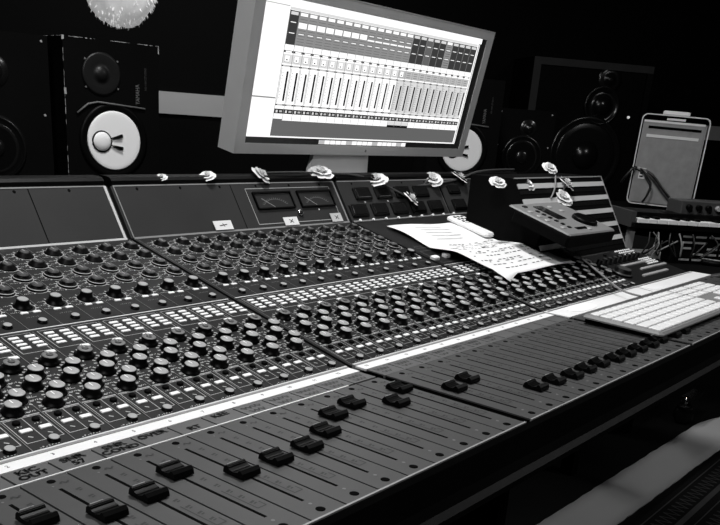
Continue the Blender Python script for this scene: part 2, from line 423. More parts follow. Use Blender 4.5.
# --- meter bridge fittings
b = MB(); rect(b, 15.12, .2, 20.34, 1.8, TV, .03); b.box((15.12,.2,-.02),(20.34,1.8,.002), M['bridge'], TV)
b.lathe([(.16,0),(.15,.08),(.08,.12)], M['chrome'], T=TV @ fr((17.8,.6,0)), seg=14); b.lathe([(.04,0),(.04,.02)], M['white'], T=TV @ fr((19.1,.72,0)), seg=8)
mp = b.build('meter_panel', console)
def vu(x0, x1):
    b = MB(); b.box((x0,.87,-.12),(x1,1.58,.03), M['meterface'], TV)
    for p in ((x0-.03,.84,x1+.03,.89),(x0-.03,1.55,x1+.03,1.62),(x0-.04,.84,x0+.02,1.6),(x1-.02,.84,x1+.04,1.6)): b.box((p[0],p[1],-.05),(p[2],p[3],.09), M['black'], TV)
    o = b.build('level_meter', console)
    b = MB(); cx, cy, R = (x0+x1)/2, .72, .78
    pr = None
    for k in range(15):
        a = math.radians(145 - 110*k/14); p = (cx+R*math.cos(a)*1.05, cy+R*math.sin(a)*.72)
        if pr: b.line(pr, p, .02, .036, M['inkdim'], TV)
        b.line(p, (cx+(R+.1)*math.cos(a)*1.05, cy+(R+.1)*math.sin(a)*.72), .022, .036, M['inkdim'], TV); pr = p
    b.build('scale', o)
    b = MB(); b.line((cx-.1,.92),(cx-.72,1.32),.022,.05,M['ink'],TV); b.build('needle', o)
vu(15.42,17.6); vu(18.08,20.25)
for x0, x1 in ((8.8,14.4),(-6,-.3)): pass
for x in (14.38, 5.5, -.4): 
    b = MB(); b.line((x,.05),(x,LV-.03),.035,.006,M['slot'],TV); b.build('panel_seam', console)
# square lamp buttons on the right-hand bridge
def sqb(x0, v0, w=1.22, hh=.64):
    b = MB(); b.bbox((x0,v0,0),(x0+w,v0+hh,.10), M['black'], .05, TV); b.bbox((x0+.12,v0+.1,.1),(x0+w-.12,v0+hh-.08,.13), M['lcd'], .03, TV)
    b.build('lamp_button', console)
for k in range(4): sqb(21.95+k*1.62, 1.06)
for k in range(5): sqb(21.2+k*1.6, .2)
sqb(29.9,.2); sqb(30.0,1.15,1.1,.5); sqb(32.3,.25); sqb(32.4,1.15,1.1,.5); sqb(34.4,.25)
b = MB(); b.line((29.35,.03),(29.35,LV),.09,.006,M['slot'],TV); b.line((29.24,.03),(29.24,LV),.03,.006,M['inkdim'],TV); b.build('panel_seam', console)
for k in range(9):
    b = MB(); b.lathe([(.07,0),(.06,.1)], M['white'], T=TV @ fr((21.5+k*1.0,.0,.05)), seg=8); b.build('indicator_stud', console)
for k in range(2):
    b = MB(); b.lathe([(.05,0),(.05,.05)], M['ink'], T=TV @ fr((22.5+k*1.8,.93,.0)), seg=8); b.build('indicator_stud', console)
# --- right section: blank upper panel with two white buttons; monitoring controls further right
b = MB(); b.box((21.1,.02,-.25),(29.2,LU-.02,0), M['dark'], TU); b.box((29.26,.02,-.25),(38.3,LU-.02,0), M['dark'], TU)
b.box((31.15,0,-.25),(38.3,LL-.02,0), M['dark'], TL)
rect(b, 21.4, .3, 24.2, 1.6, TU, .02, M['inkdim']); rect(b, 21.6, 1.9, 24, 2.1, TU, .02, M['inkdim'])
b.build('centre_panel', console)
for x, v in ((21.35,.72),(22.35,.8)):
    b = MB(); b.bbox((x-.22,v-.14,0),(x+.22,v+.14,.14), M['white'], .05, TU); b.build('talkback_button', console)
b = MB(); b.line((21.3,1.02),(31,1.02),.02,.006,M['inkdim'],TU)
for k in range(9):
    for c in (0,.37): b.bbox((21.7+k+c-.12,1.02-.055+ (0 if k>2 else 99),0),(21.7+k+c+.12,1.02+.055+(0 if k>2 else 99),.06), M['cap'], .02, TU) if k > 2 else None
b.build('button_row', console)
for k in range(6):
    b = MB(); b.lathe([(.26,0),(.25,.05),(.2,.07),(.18,.3),(.16,.32)], M['black'], T=TU @ fr((25+k*.95,.45,0)), seg=16); b.lathe([(.15,.32),(.14,.335)], M['capdk'], T=TU @ fr((25+k*.95,.45,0)), seg=14); b.build('monitor_knob', console)
for k in range(9):
    x = 31.7+k*.62
    b = MB(); b.lathe([(.22,0),(.21,.05),(.17,.07),(.15,.3),(.13,.32)], M['black'], T=TL @ fr((x,2.6,0)), seg=14); b.lathe([(.12,.32),(.11,.335)], M['capdk'], T=TL @ fr((x,2.6,0)), seg=12); b.build('monitor_knob', console)
b = MB(); b.lathe([(.55,0),(.53,.1),(.45,.14),(.42,.3),(.38,.34)], M['black'], T=TL @ fr((31.9,1.35,0)), seg=24, mats=[M['black'],M['capdk'],M['black'],M['black'],M['capdk']]); b.build('volume_knob', console)
for x0, v, x1 in ((33.0,2.0,36.6),(33.3,.72,36.7),(34.5,1.34,38.0),(30.7,1.95,31.8)):
    b = MB(); b.bbox((x0,v-.09,0),(x1,v+.09,.09), M['cap'], .02, TL)
    for k in range(int((x1-x0)/.35)): b.box((x0+.33*(k+1)-.02,v-.092,.05),(x0+.33*(k+1)+.02,v+.092,.094), M['ink'], TL)
    b.build('button_row', console)
def dots(x0, v0, nx, ny, dx, dv):
    b = MB()
    for i in range(nx):
        for j in range(ny): b.lathe([(.07,0),(.06,.07)], M['white'], T=TL @ fr((x0+i*dx+.1*(j%2), v0+j*dv, 0)), seg=8)
    b.build('indicator_cluster', console)
dots(36.0,3.1,8,3,.27,.24); dots(36.4,1.72,6,4,.26,.2)
b = MB(); b.lathe([(.1,0),(.1,.1)], M['black'], T=TL @ fr((34.2,3.4,0)), seg=8); rect(b, 31.5,3.0,35.6,3.75,TL,.02,M['inkdim']); b.build('monitor_section', console)
# legs of the frame
for x in (-4, 17, 36.5):
    b = MB(); b.box((x-.6,14.2,-23.4),(x+.6,17.2,-.9), M['matte']); b.box((x-.8,13.2,-23.4),(x+.8,18.0,-22.8), M['matte']); b.build('leg', console)

# ------------------------------------------------------------------ things standing or lying on the console
# outboard rack with pale strips
R0, R1 = (9.72,.80), (11.95,4.50); AR = ang(R0, R1); LR = ln(R0, R1); TR_ = fr((0,R0[0],R0[1]), (AR,0,0))
rack = thing('patch_rack', 'black sloping rack with five pale horizontal strips at the right end of the console', 'rack', (32.6,0,0))
b = MB(); x0, x1 = 28.0-32.6, 38.15-32.6
pf = [(R0[0],R0[1]),(R1[0],R1[1]),(14.4,4.45),(14.4,1.9),(10.95,1.1)]
n = len(pf); P = [(x0,y,z) for y,z in pf] + [(x1,y,z) for y,z in pf]
b.faces(P, [(i,(i+1)%n,n+(i+1)%n,n+i) for i in range(n)] + [tuple(range(n)), tuple(range(2*n-1,n-1,-1))], M['matte'])
b.box((x1-.06,0,-.02),(x1+.02,LR,.03), M['aludk'], TR_); b.box((x0,LR-.03,-.05),(x1,LR+.03,.03), M['aludk'], TR_)
b.build('case', rack)
for k in range(5):
    v = LR*(.90 - .185*k)
    b = MB(); b.box((x0+.05,v-.13,0),(x1-.1,v+.13,.05), M['stripe'], TR_)
    b.build('jack_strip', rack)
    b = MB(); b.box((x0+.05,v-.40,0),(x1-.1,v-.20,.02), M['black'], TR_)
    for j in range(20): b.lathe([(.06,0),(.05,.03)], M['black'], T=TR_ @ fr((x0+.4+j*.52,v-.30,.0)), seg=8)
    b.build('jack_row', rack)

# remote controller on a stand
ctl = thing('remote_controller', 'tilted grey remote controller with dark display and jog wheel in front of the striped rack', 'controller', (29.15,9.6,2.85), (math.radians(15.5),0,math.radians(-2)))
ctl.scale = (1.07,1.05,1.05)
b = MB(); b.bbox((-2.35,-1.75,-.5),(2.2,1.3,0), M['matte'], .1); b.build('body', ctl)
b = MB(); b.bbox((-2.3,-1.7,0),(2.15,1.68,.07), M['ctrl'], .08); b.build('faceplate', ctl)
b = MB(); b.box((-.85,-.2,.07),(-.1,1.25,.1), M['lcd']); b.build('display', ctl)
b = MB(); b.lathe([(.62,.07),(.6,.2),(.5,.26),(.2,.2)], M['black'], T=fr((1.0,-.55,0)), seg=28); b.build('jog_wheel', ctl)
for i, (x, y) in enumerate([(-1.85,.75),(-1.85,.25),(-1.85,-.2),(-1.75,-1.0),(.45,1.1),(.85,.65),(-1.5,1.3),(.1,-1.35)]):
    b = MB(); b.bbox((x-.15,y-.1,.07),(x+.15,y+.1,.11), M['cap'] if i not in (6,) else M['black'], .03); b.build('button', ctl)
b = MB(); 
for k in range(6): b.box((-1.35,-1.1+.35*k,.07),(-1.15,-.95+.35*k,.11), M['black'])
b.box((-.9,-1.3,.07),(.1,-1.1,.09), M['black']); b.build('button_row', ctl)
b = MB(); b.box((-1.2,.2,-1.75),(1.2,.8,-.5), M['matte']); b.box((-1.4,-.6,-1.95),(1.4,.8,-1.7), M['matte']); b.build('stand', ctl)

# song sheet
def surf_z(y):
    if y > SI[0]: return SI[1] + (y-SI[0])*math.tan(AU)
    return LO[1] + (y-LO[0])*math.tan(AL)
b = MB(); NX, NY = 22, 30; random.seed(11); P = []
c00, c10, c11, c01 = (22.35,15.2), (28.2,14.95), (28.95,8.5), (22.1,8.6)
PG = []
for j in range(NY+1):
    for i in range(NX+1):
        u, v = i/NX, j/NY
        x = (1-v)*((1-u)*c00[0]+u*c10[0]) + v*((1-u)*c01[0]+u*c11[0]); y = (1-v)*((1-u)*c00[1]+u*c10[1]) + v*((1-u)*c01[1]+u*c11[1])
        # slightly dog-eared front left corner
        k = max(0, (v-.9)/.1)*max(0, 1-u*6); x += .2*k; y -= .25*k
        if u < .02: x += .12*math.sin(v*9)
        hgt = .10 + .30*min(1, max(0, v-.40)/.22) + .04*math.sin(u*7+v*3) + .04*math.sin(v*13) - .25*k
        PG.append(V3((x, y, surf_z(y)+hgt)))
F = [(j*(NX+1)+i, j*(NX+1)+i+1, (j+1)*(NX+1)+i+1, (j+1)*(NX+1)+i) for j in range(NY) for i in range(NX)]
b.faces(PG, F, M['paper'], smooth=True)
ps = tag(b.build('song_sheet'), 'white printed sheet of paper lying across the console knobs', 'paper')
sol = ps.modifiers.new('thickness', 'SOLIDIFY'); sol.thickness = .01*S
def pg(u, v):
    i = min(NX-1, int(u*NX)); j = min(NY-1, int(v*NY)); fu, fv = u*NX-i, v*NY-j
    a = PG[j*(NX+1)+i]; c = PG[j*(NX+1)+i+1]; d = PG[(j+1)*(NX+1)+i]; e = PG[(j+1)*(NX+1)+i+1]
    return (a*(1-fu)+c*fu)*(1-fv) + (d*(1-fu)+e*fu)*fv + V3((0,0,.022))
b = MB()
for r in range(13):
    v = .36 + r*.043 + (.02 if r % 3 == 0 else 0); u = .08 + (.18 if r < 3 else 0)
    while u < .88 - (.12 if r % 4 == 1 else 0):
        w = random.uniform(.015,.05)
        if random.random() < .72:
            p, q = pg(u, v), pg(u+w, v); p2, q2 = pg(u, v+.009), pg(u+w, v+.009)
            b.quad([p, q, q2, p2], M['marker'])
        u += w + .02
for r in range(5):
    v = .08+.05*r
    p, q, q2, p2 = pg(.25,v), pg(.6+.05*(r%2),v), pg(.6+.05*(r%2),v+.005), pg(.25,v+.005); b.quad([p,q,q2,p2], M['cap'])
b.build('printed_lines', ps)

# white handheld remote
rm = thing('remote_control', 'slim white remote control lying behind the song sheet', 'remote', onU(28.0,3.1,.30), (AU,0,math.radians(-1)))
b = MB(); b.bbox((-.64,-1.3,-.12),(.64,1.3,.08), M['white'], .12); b.build('body', rm)
b = MB()
for i in range(3):
    for j in range(3): b.bbox((-.45+.32*i,.35+.28*j,.08),(-.25+.32*i,.5+.28*j,.11), M['black'], .03)
b.box((-.5,.2,.08),(.5,.24,.09), M['cap'])
b.build('keypad', rm)

# computer keyboard
kb = thing('computer_keyboard', 'slim aluminium computer keyboard with white keys resting on the right-hand faders', 'keyboard', (26.72,2.42,.20), (math.radians(1.2),0,math.radians(-.6)))
b = MB(); b.bbox((-6.35,-1.6,0),(6.35,1.6,.14), M['ctrl'], .12); b.box((-6.2,.9,-.19),(6.2,1.5,0), M['matte']); b.box((-6.1,-1.5,-.16),(-5.6,.9,0), M['matte'])
b.build('body', kb)
def key(x, y, w, h, name='key'):
    b = MB(); b.bbox((x+.06,y+.035,.13),(x+w-.06,y+h-.035,.20), M['key'], .035); return b.build(name, kb)
pw, ph = .535, .52
rows = [(1.0,.4,[1.0]+[.74*1.02]*12+[.9]), (.52,.48,[1]*13+[1.5]), (.04,.48,[1.5]+[1]*12+[1]), (-.44,.48,[1.8]+[1]*11+[1.7]), (-.92,.48,[2.3]+[1]*10+[2.2]), (-1.45,.53,[1.2,1,1.2,5.2,1.2,1,1.2,1.2])]
for y, h, ws in rows:
    tot = sum(ws); x = -6.2; sc = 8.05/tot
    for w in ws: key(x, y, w*sc, h); x += w*sc
for y, h, xs in ((1.0,.4,(0,1,2)),(.52,.48,(0,1,2)),(.04,.48,(0,1,2)),(-.92,.48,(1,)),(-1.45,.53,(0,1,2))):
    for k in xs: key(2.05+k*.58, y, .56, h)
for y, h in ((1.0,.4),(.52,.48),(.04,.48),(-.44,.48),(-.92,.48)):
    for k in range(4 if y > -.9 else 3): key(3.95+k*.57, y, .55, h, 'numeric_key')
key(3.95,-1.45,1.12,.53,'numeric_key'); key(5.09,-1.45,.55,.53,'numeric_key'); key(5.66,-1.45,.55,1.0,'numeric_key')

def smooth_path(pts, k=8):
    pts = [V3(p) for p in pts]; out = []
    for i in range(len(pts)-1):
        p0, p1, p2, p3 = pts[max(i-1,0)], pts[i], pts[i+1], pts[min(i+2,len(pts)-1)]
        for j in range(k):
            t = j/k; out.append(.5*((2*p1)+(p2-p0)*t+(2*p0-5*p1+4*p2-p3)*t*t+(3*p1-p0-3*p2+p3)*t**3))
    out.append(pts[-1]); return out
b = MB(); b.tube(smooth_path([(28.6,11.4,1.5),(29.33,10.45,1.45),(30.1,10.05,1.3),(29.7,8.8,1.15),(28.3,7.1,.8),(27.0,5.3,.38),(26.6,4.2,.33)]), .045, M['cable'])
tag(b.build('keyboard_cable'), 'thin grey cable running from the controller down to the computer keyboard', 'cable')

# paper stickers on the bridge
for x0, x1, v0, v1, lab, m in ((12.65,13.58,.06,.44,'small white paper label standing left of the meter panel, widest of three','paper'),(16.55,17.4,.04,.41,'small white paper label with a cross below the left meter','paper'),(19.6,20.33,.05,.46,'small dull paper label with a cross below the right meter','stripe')):
    b = MB(); cx, cv = (x0+x1)/2, (v0+v1)/2
    b.box((x0-cx,v0-cv,0),(x1-cx,v1-cv,.02), M[m])
    if x0 < 13:
        b.line((-.2,-.02),(.2,.02),.035,.026,M['marker']); b.line((-.02,.07),(.05,-.07),.03,.026,M['marker'])
    else:
        b.line((-.1,-.08),(.12,.08),.035,.026,M['marker']); b.line((-.1,.08),(.12,-.08),.035,.026,M['marker'])
    tag(b.build('paper_label', None, onV(cx,cv,.06), (AV,0,0)), lab, 'label', 'paper labels on the bridge')

# roses and garland
def rose_mesh(seed):
    r = random.Random(seed); b = MB()
    def petal(rad, h, a0, wid, tilt, z0):
        n, m_ = 6, 5; P = []
        for j in range(m_+1):
            t = j/m_
            for i in range(n+1):
                s = (i/n-.5)*wid*(.55+.75*math.sin(math.pi*min(1,t*.85+.1)))
                rr = rad*(.35+.65*t**.7) + tilt*t*t
                a = a0 + s
                P.append((rr*math.cos(a), rr*math.sin(a), z0 + h*t - tilt*.5*t**3 - .04*abs(i/n-.5)*2*t + r.uniform(-.012,.012)))
        F = [(j*(n+1)+i, j*(n+1)+i+1, (j+1)*(n+1)+i+1, (j+1)*(n+1)+i) for j in range(m_) for i in range(n)]
        b.faces(P, F, M['rose'], smooth=True)
    for k in range(3): petal(.10,.34,k*2.1+r.random(),2.4,.02,.05)
    for k in range(4): petal(.2,.32,k*1.57+r.random()*.4,1.9,.08,.02)
    for k in range(5): petal(.3,.27,k*1.256+r.random()*.4,1.6,.18,0)
    for k in range(5): petal(.36,.18,k*1.256+.6+r.random()*.4,1.5,.26,-.02)
    b.lathe([(.05,-.1),(.12,-.02),(.2,.03)], M['vine'], seg=10)
    return b.mesh('rose')
RM = [rose_mesh(s) for s in (1,2,3)]
roses = [
 (11.15,17.6,4.18,.5,'tiny white rose just right of the first gap in the bridge, leftmost of the string'),
 (13.4,17.6,4.2,.75,'small white rose on the ledge left of the monitor, second from the left'),
 (16.4,17.6,4.22,1.0,'white rose on the ledge below the left corner of the monitor'),
 (20.1,17.5,4.3,1.25,'largest white rose in front of the monitor stand'),
 (24.05,17.35,3.95,1.25,'white rose hanging over the bridge edge right of the monitor stand'),
 (26.1,16.62,3.1,1.05,'white rose hanging on the square lamp buttons'),
 (28.9,17.3,3.95,1.15,'white rose below the right corner of the monitor'),
 (31.6,17.35,4.0,1.15,'white rose in front of the white speaker cone behind the monitor'),
 (34.0,16.7,3.4,1.0,'white rose over the dark corner behind the controller'),
 (26.9,12.2,4.35,.9,'white rose at the upper left corner of the striped rack'),
 (29.3,11.95,4.25,1.0,'white rose lying flat on the top strip of the rack'),
 (32.1,12.2,5.0,.9,'white rose above the top edge of the striped rack'),
 (33.3,11.75,4.25,1.15,'white rose on the top strip of the rack, rightmost of the string'),
 (32.2,11.3,3.6,1.3,'white rose drooping over the second strip of the rack')]
random.seed(4)
for i, (x, y, z, s, lab) in enumerate(roses):
    o = link('fabric_rose', RM[i % 3], None, (x, y, z-.05), (math.radians(random.uniform(12,38)), math.radians(random.uniform(-22,18)), random.uniform(-.8,.6)))
    o.scale = (s*.8, s*.8, s*.7); tag(o, lab, 'flower', 'string of white roses along the bridge')
b = MB(); pts = smooth_path([(16.4,17.75,4.25),(18.3,17.5,4.3),(20.1,17.6,4.25),(22.2,17.45,4.18),(24.05,17.45,3.9),(25.2,16.8,3.4),(26.1,16.75,3.15),(27.5,17.1,3.45),(28.9,17.4,3.95),(30.2,17.3,3.6),(31.6,17.5,4.0)], 6)
b.tube(pts, .05, M['vine'], 6); tag(b.build('garland_stem'), 'dark twisted stem joining the white roses in front of the monitor', 'garland')
b = MB(); b.tube(smooth_path([(27.0,17.2,3.55),(29.8,17.15,3.75),(31.5,17.3,3.9),(33.5,17.4,4.25),(36,17.5,4.35),(38.1,17.6,4.35)], 6), .07, M['vine'], 6)
b.tube(smooth_path([(30.9,11.3,3.55),(31.6,11.5,4.0),(32.1,11.8,4.6)], 6), .045, M['cable'], 6)
b.tube(smooth_path([(32.2,11.4,3.7),(32.9,11.6,4.0),(33.3,11.9,4.3)], 6), .045, M['vine'], 6)
tag(b.build('garland_stem'), 'dark stem running over the rack and controller on the right of the roses', 'garland')
# dark trumpet-shaped stand near controller
b = MB(); b.lathe([(.5,-1.3),(.35,-1.1),(.14,-.7),(.12,-.2),(.3,0),(.55,.15),(.5,.16),(.2,.02)], M['black'], seg=20)
tag(b.build('desk_lamp_head', None, (34.1,16.1,3.7), (.3,.1,0)), 'black flared stand rising behind the controller under a rose', 'stand')

# ------------------------------------------------------------------ computer monitor
mon = thing('computer_monitor', 'wide aluminium computer monitor showing a recording mixer window', 'monitor', (25.18,18.36,8.26), (math.radians(10.8),0,0))
b = MB()
ox, oz, ix, iz = 9.08, 3.38, 8.5, 2.93
D = 1.0
def rr(xx, zz, y): return [(-xx,y,-zz),(xx,y,-zz),(xx,y,zz),(-xx,y,zz)]
P = rr(ox,oz,0) + rr(ix,iz,0) + rr(ix,iz,.06) + rr(ox,oz,D) 
F = [(0,1,5,4),(1,2,6,5),(2,3,7,6),(3,0,4,7)] + [(4,5,9,8),(5,6,10,9),(6,7,11,10),(7,4,8,11)] + [(1,0,12,13),(2,1,13,14),(3,2,14,15),(0,3,15,12),(12,15,14,13)]
b.faces(P, F, M['alu']); b.build('housing', mon)
b = MB(); b.box((-ox+.01,-.02,oz-.03),(ox-.01,.03,oz+.02), M['steel']); b.build('top_edge', mon)
b = MB(); b.lathe([(.07,0),(.06,.02)], M['aludk'], T=fr((-.1,0,-3.16),(math.pi/2,0,0)), seg=10); b.build('power_button', mon)
def scr():
    b = MB(); SW, SH = 8.5, 2.93
    cnt = [0]
    def q(x0, z0, x1, z1, e, lay=0):
        y = .05 - .002*lay
        b.quad([(x0,y,z0),(x1,y,z0),(x1,y,z1),(x0,y,z1)], EM[e])
    q(-SW,-SH,SW,SH,'b')
    q(-SW,-2.62,8.05,SH,'w',1)                       # bright desktop window
    q(7.82,-2.66,8.42,2.66,'b',2); q(7.86,-2.62,7.93,2.62,'w',3)
    q(-SW,-2.74,8.42,-2.62,'b',2); q(-SW,-2.66,7.9,-2.62,'w',3)
    q(-8.5,-1.03,-7.05,-.97,'m',2); q(-8.5,2.62,-7.05,2.66,'l',2)
    for k in range(17): q(-3.7+k*.41,-2.89,-3.7+k*.41+.34,-2.72,'w' if k % 5 else 'l',4)
    q(-3.72,-2.9,3.25,-2.71,'l',3); q(-8.5,-2.93,-3.8,-2.74,'b',3)
    X0, X1 = -7.02, 7.72; N = 25; cw = (X1-X0)/N
    q(X0,-2.6,X1,-1.86,'g',2)                         # grey empty area
    q(X0,2.52,X1,2.62,'p',2)
    for c in range(N):
        x0 = X0+c*cw; x1 = x0+cw; a = x0+.03; z = x1-.03
        dk = c == 0 or (c >= 15 and c not in (20,)); mid = c in (17,)
        base = 'd' if dk else 'm'
        if mid: base = 'g'
        q(x0,1.18,x1,2.5,base,2)
        if not dk:
            for r in range(11): q(a+.06,1.22+r*.11,z-.02,1.24+r*.11,'g' if c < 15 else 'd',3)
        q(x0,1.12,x0+.03,2.52,'b' if dk else 'g',3)
        q(a+.05,2.34,z-.04,2.46,'w' if not dk else 'p',4)
        q(a+.1,1.62,z-.1,1.65,'w',4); q(a+.1,2.04,z-.1,2.07,'w',4)
        if 0 < c < 15: q(a+.02,1.86 if c < 9 else 1.84,z,2.08 if c < 9 else 1.90,'w',4)
        q(x0,.98,x1,1.14,'w',2); q(x0,.86,x1,.95,'d',2); q(a+.1,.87,z-.05,.93,'w',3); q(x0,.80,x1,.84,'w',3)
        q(x0,.42,x1,.80,'l' if c > 13 else 'p',2)
        for r in range(3): q(a+.1,.48+.1*r,z-.12,.52+.1*r,'m',3)
        if c < 15: q(a+.12,.5,z-.14,.74,'w',4); q(a+.2,.55,z-.24,.6,'d',5)
        q(x0,.30,x1,.36,'d',2); q(a+.08,.31,z-.05,.345,'p',3)
        q(x0,-1.22,x1,.30,'w' if c < 14 else 'p',2)
        if c >= 14:
            for r in range(14): q(a+.05,-1.15+r*.1,a+.24,-1.12+r*.1,'l',3)
        q(a+.03,-1.2,a+.06,.25,'m',3)
        for r in range(9): q(a+.11,-1.0+r*.13,a+.17,-.97+r*.13,'m',4)
        q(x1-.20,-1.1,x1-.08,.12 - .02*(c % 3),'b',4)
        q(x0,-1.30,x1,-1.24,'d',2); q(a+.1,-1.29,z-.1,-1.255,'p',3)
        q(x0,-1.42,x1,-1.31,'w',2)
        q(x0,-1.64,x1,-1.44,'b',2); q(a+.08,-1.6,a+.2,-1.49,'p',3); q(a+.3,-1.58,z-.05,-1.5,'l',3)
        q(x0,-1.86 - (.06 if 0 < c else 0),x1,-1.66,'w' if not (13 < c < 17) else 'p',3)
        if 13 < c < 17: q(x0,-1.96,x1,-1.84,'b',4)
        q(x0-.01,-1.9,x0+.02,2.5,'m',5)
    return b.build('screen', mon)
scr()
b = MB()
T = fr((0,0,0), (math.radians(-10.8),0,0))
P = [(-3.8,.75,-3.3),(.35,.75,-3.3),(.55,.9,-4.35),(-4.0,.9,-4.35)]
P2 = [(p[0],p[1]+.22,p[2]) for p in P]
b.faces(P+P2, [(0,1,2,3),(7,6,5,4),(0,4,5,1),(1,5,6,2),(2,6,7,3),(3,7,4,0)], M['alu'], T)
b.box((-4.0,-.9,-4.42),(.55,1.15,-4.33), M['alu'], T); b.build('stand', mon)
b = MB(); b.box((18.0,18.35,3.55),(33.0,22.5,3.72), M['matte']); b.box((18.2,18.35,3.72),(31.8,18.45,3.80), M['aludk'])
sh = b.build('rear_shelf', console)

# ------------------------------------------------------------------ speakers
def circle(b, cx, cz, prof, m, seg=32, mats=None):
    # prof (r, out) out = toward the listener (-y)
    T = fr((cx,0,cz), (math.pi/2,0,0)); b.lathe(prof, m, T=T, seg=seg, mats=mats)
def white_cone_speaker(name, label, loc, yaw, cxs=(3.3,2.55), worn=True):
    t = thing(name, label, 'speaker', loc, (0,0,yaw), 'white-coned studio speakers')
    W, H, Dp = 6.72, 10.8, 6.0
    b = MB(); b.box((0,0,-H),(W,Dp,0), M['cab']); b.build('cabinet', t)
    wx, tx = cxs
    b = MB(); circle(b, wx, -6.3, [(2.45,0),(2.45,.07),(2.25,.12),(2.05,.05)], M['black'], 40); b.build('woofer_ring', t)
    b = MB()
    circle(b, wx, -6.3, [(1.95,.06),(1.85,.12),(1.4,.02),(.8,-.06)], M['cone'], 40)
    w = b.build('woofer_cone', t)
    b = MB(); circle(b, wx-.9, -6.35, [(.66,.0),(.62,.14),(.5,.24),(.25,.30),(.05,.31)], M['cone'], 28); b.build('dust_cap', w)
    b = MB(); circle(b, wx-.9, -6.35, [(.71,-.0),(.71,.12),(.66,.13)], M['black'], 28)
    for dz, ex in ((.28,.42),(-.30,-.42)): b.tube([(wx-.28,-.14,-6.35+dz*.8),(wx+.15,-.17,-6.35+dz*1.1),(wx+.55,-.18,-6.35+ex)], [.03,.09,.12], M['black'], 6)
    b.build('lead_wires', w)
    b = MB(); circle(b, tx, -2.1, [(1.35,0),(1.35,.06),(1.2,.09),(.7,.02),(.5,.02),(.42,.1),(.2,.2),(.03,.22)], M['blackcone'], 32)
    for k in range(4):
        a = math.pi/4 + k*math.pi/2; T = fr((tx+1.45*math.cos(a)*1.1,-.05,-2.1+1.1*math.sin(a)*1.1),(math.pi/2,0,0)); b.lathe([(.07,0),(.06,.03)], M['inkdim'], T=T, seg=8)
    b.build('tweeter', t)
    b = MB(); b.tube([(.75,-.1,-4.6),(1.5,-.12,-4.0),(2.2,-.12,-3.85),(5.6,-.1,-4.1)], .07, M['inkdim'], 6); b.build('grille_clip', t)
    b = MB(); b.text('YAMAHA', .42, M['inkdim'], fr((5.12,-.02,-3.2),(math.pi/2,-math.pi/2,0)) , squash=.75); b.text('NS-10M STUDIO', .2, M['capdk'], fr((5.72,-.02,-2.2),(math.pi/2,-math.pi/2,0))); b.build('lettering', t)
    if worn:
        b = MB(); r = random.Random(2)
        z = 0
        while z > -9.5:
            l = r.uniform(.1,.5)
            if r.random() < .75: w_ = r.uniform(.006,.02); b.box((-w_*.5,-w_*.5,z-l),(w_,w_,z), M['worn'])
            z -= l + r.uniform(0,.12)
        b.box((-.05,-.03,-.22),(.09,.05,.03), M['worn']); b.box((-.04,-.04,-3.5),(.1,.03,-3.1), M['worn'])
        b.build('chipped_edge', t); b = MB(); x = 0
        while x < W:
            l = r.uniform(.08,.4)
            if r.random() < .7: w_ = r.uniform(.008,.03); b.box((x,-w_*.5,-w_),(min(W,x+l),w_*.5,w_*.4), M['worn'])
            x += l + r.uniform(0,.2)
        b.box((W-.04,-.04,-.5),(W+.02,.04,.02), M['worn'])
        b.build('chipped_edge', t); b = MB()
        for k in range(5): b.box((-.015,.3+k*1.1,-.02),(.015,.3+k*1.1+r.uniform(.3,.9),.015), M['worn'])
        b.build('chipped_edge', t)
    return t
yaw1 = math.atan2(-.1922,.9814)
white_cone_speaker('studio_speaker', 'black speaker with a white cone standing upright left of the monitor', (23.88,43.37,10.17), yaw1)
yawF = math.atan2(-.688,.726)
c2 = V3((61.0,36.0,4.3)); dX = V3((.726,-.688,0))
o2 = c2 - dX*3.3 + V3((0,0,6.3))
white_cone_speaker('studio_speaker', 'white-coned black speaker half hidden behind the right edge of the monitor', o2, yawF, worn=False)
def stand(x, y, ztop, label, floorz=-23.4, w=6.4, yaw=0):
    t = thing('speaker_stand', label, 'speaker stand', (x,y,floorz), (0,0,yaw), 'speaker stands behind the console')
    H = ztop-floorz
    b = MB(); b.bbox((-w/2,-2.6,H-.3),(w/2,2.6,H-.01), M['matte'], .1); b.build('top_plate', t)
    b = MB(); b.box((-.8,-.8,.4),(.8,.8,H-.3), M['matte']); b.build('column', t)
    b = MB(); b.bbox((-3,-3,0),(3,3,.4), M['matte'], .2); b.build('base', t)
ct = V3((23.88,43.37,0)) + V3((.9814,-.1922,0))*3.36 + V3((.1922,.9814,0))*3
stand(ct.x, ct.y, 10.17-10.8, 'dark stand under the white-coned speaker on the left', yaw=yaw1)
ct = o2 + dX*3.36 + V3((.688,.726,0))*3; stand(ct.x, ct.y, o2.z-10.8, 'dark stand under the white-coned speaker right of the monitor', yaw=yawF)

